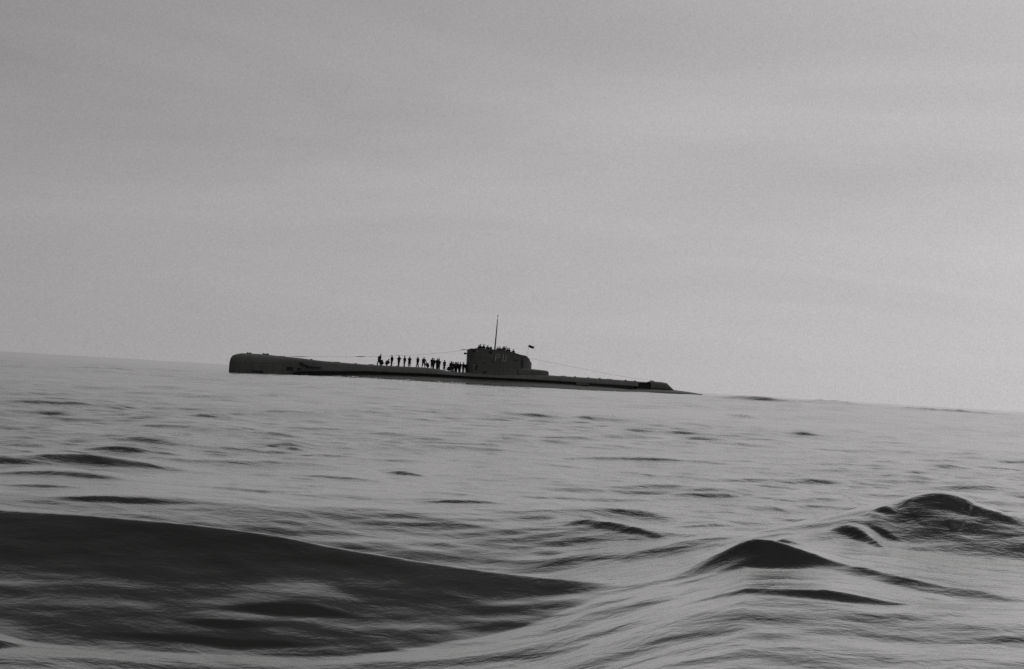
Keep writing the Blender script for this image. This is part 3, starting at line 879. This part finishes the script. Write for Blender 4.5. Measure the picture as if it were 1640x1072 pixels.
def person(s, y, z, yaw, key, label, group, head='cap', h=1.0):
    """z: level of the soles in the submarine's frame"""
    body, capm, hairm = POSES[key]
    o = bpy.data.objects.new('person', body); C.objects.link(o)
    o.location = to_world(s, y, z); o.rotation_euler = (0, 0, TH + R(yaw)); o.scale = (h * 1.14, h * 1.14, h * 1.02)
    tag(o, label, 'person', group)
    c_ = bpy.data.objects.new('cap' if head == 'cap' else 'hair', capm if head == 'cap' else hairm); C.objects.link(c_); c_.parent = o
    return o

GD = 'crew standing on the fore casing'
def on_deck(s, y=0): return deck(s) - .01 - (.03 if abs(y) > .9 else 0)
CREW = [
 (24.55, 0.0, 5, 'lean', 'dark clad sailor bending over at the bow end of the crew line', 'cap', 1.02),
 (25.15, -.3, 200, 'crouch', 'crouching sailor right beside the bending man at the bow end', 'hair', 1.0),
 (25.85, .1, 10, 'crouch', 'second crouching sailor from the bow, before the first gap in the crew line', 'cap', .98),
 (26.80, .0, 180, 'plain', 'slim sailor standing alone just abaft the two crouching men', 'cap', 1.0),
 (28.05, .1, 190, 'waving', 'second upright sailor after the crouching pair at the bow end of the line', 'hair', 1.0),
 (28.95, -.2, 170, 'hips', 'third upright sailor after the crouching pair, just before the stout one', 'cap', 1.0),
 (29.85, .0, 260, 'folded', 'stout black clad sailor standing just before the widest gap in the line', 'cap', .97),
 (31.35, .2, 200, 'stepping', 'slimmer sailor standing just abaft the widest gap in the line', 'hair', .98),
 (32.30, -.1, 265, 'apart', 'sailor with feet apart standing beside the lone squatting man', 'cap', .97),
 (33.10, -.3, 180, 'crouch', 'lone squatting sailor between the man with feet apart and the group of four', 'hair', .92),
 (33.88, .2, 250, 'folded', 'sailor at the bow side of the tight group of four', 'cap', 1.0),
 (34.28, .5, 170, 'plain', 'second sailor from the bow in the tight group of four, behind the others', 'hair', .98),
 (34.66, -.1, 300, 'waving', 'tallest sailor, third from the bow in the tight group of four', 'cap', 1.0),
 (35.12, .2, 190, 'hips', 'sailor at the tower side of the tight group of four', 'cap', .98),
 (36.00, .0, 200, 'stepping', 'upright sailor standing alone between the group of four and the dense huddle', 'cap', 1.0),
 (36.50, -.4, 10, 'crouch', 'crouching sailor at the feet of the man standing alone before the dense huddle', 'hair', .88),
 (37.20, .1, 240, 'plain', 'sailor at the bow edge of the dense dark huddle near the tower', 'cap', .97),
 (37.72, .4, 180, 'hips', 'third man from the bow edge of the dense dark huddle near the tower', 'cap', .92),
 (38.05, -.2, 250, 'folded', 'middle man of the dense dark huddle near the tower', 'cap', .92),
 (38.42, .2, 280, 'apart', 'sailor last but one towards the tower in the dense dark huddle', 'cap', .94),
 (38.78, -.1, 190, 'folded', 'sailor closing the tower side of the dense dark huddle', 'hair', .94),
 (37.45, .8, 220, 'waving', 'second man from the bow edge of the dense dark huddle, at its back', 'cap', .93),
 (38.25, .85, 200, 'plain', 'sailor at the back of the dense dark huddle, just tower side of its middle man', 'hair', .96),
 (39.38, .0, 200, 'plain', 'sailor standing between the dense huddle and the tower wall', 'cap', .96),
 (39.86, -.3, 250, 'plain', 'sailor standing close against the front of the tower', 'hair', .93),
 (40.80, -1.28, 270, 'pale', 'sailor in paler clothes standing on the casing against the tower side', 'cap', .98),
]
for (s, y, yaw, key, lab, hd, h) in CREW:
    person(s, y, on_deck(s, y), yaw, key, lab, GD, hd, h)
# a lying man and a kit bag by the crouching pair
GB = 'crew on the bridge'
BR = [
 (41.85, -.3, 5.50, 180, 'bridge', 'low standing bridge crewman foremost behind the bulwark', 'cap', .93),
 (42.25, .1, 5.50, 190, 'plain', 'taller bridge crewman of the foremost pair', 'cap', 1.02),
 (42.72, -.2, 5.50, 10, 'folded', 'bridge crewman close abaft the foremost pair, third from the bow', 'cap', 1.03),
 (43.52, .0, 5.50, 250, 'bridge', 'bridge crewman standing alone forward of the mast', 'cap', .97),
 (45.36, -.1, 5.46, 200, 'bridge', 'bridge crewman immediately abaft the mast', 'hair', .90),
 (45.88, .3, 5.46, 170, 'bridge', 'second bridge crewman abaft the mast, low in the huddle', 'cap', .93),
 (46.22, -.3, 5.44, 240, 'folded', 'third bridge crewman abaft the mast, just forward of the tallest one', 'cap', .94),
 (46.58, .1, 5.42, 260, 'waving', 'tallest bridge crewman abaft the mast', 'cap', 1.0),
 (46.98, -.4, 5.40, 190, 'folded', 'bridge crewman at the near bulwark right of the tallest man', 'cap', .90),
 (47.55, .3, 5.30, 180, 'bridge', 'slim bridge crewman beside the aftermost man', 'hair', .98),
 (48.24, .0, 5.14, 200, 'bridge', 'aftermost bridge crewman standing apart above the sloping bulwark', 'cap', .95),
]
for (s, y, z, yaw, key, lab, hd, h) in BR:
    person(s, y, BRF(s), yaw, key, lab, GB, hd, h)
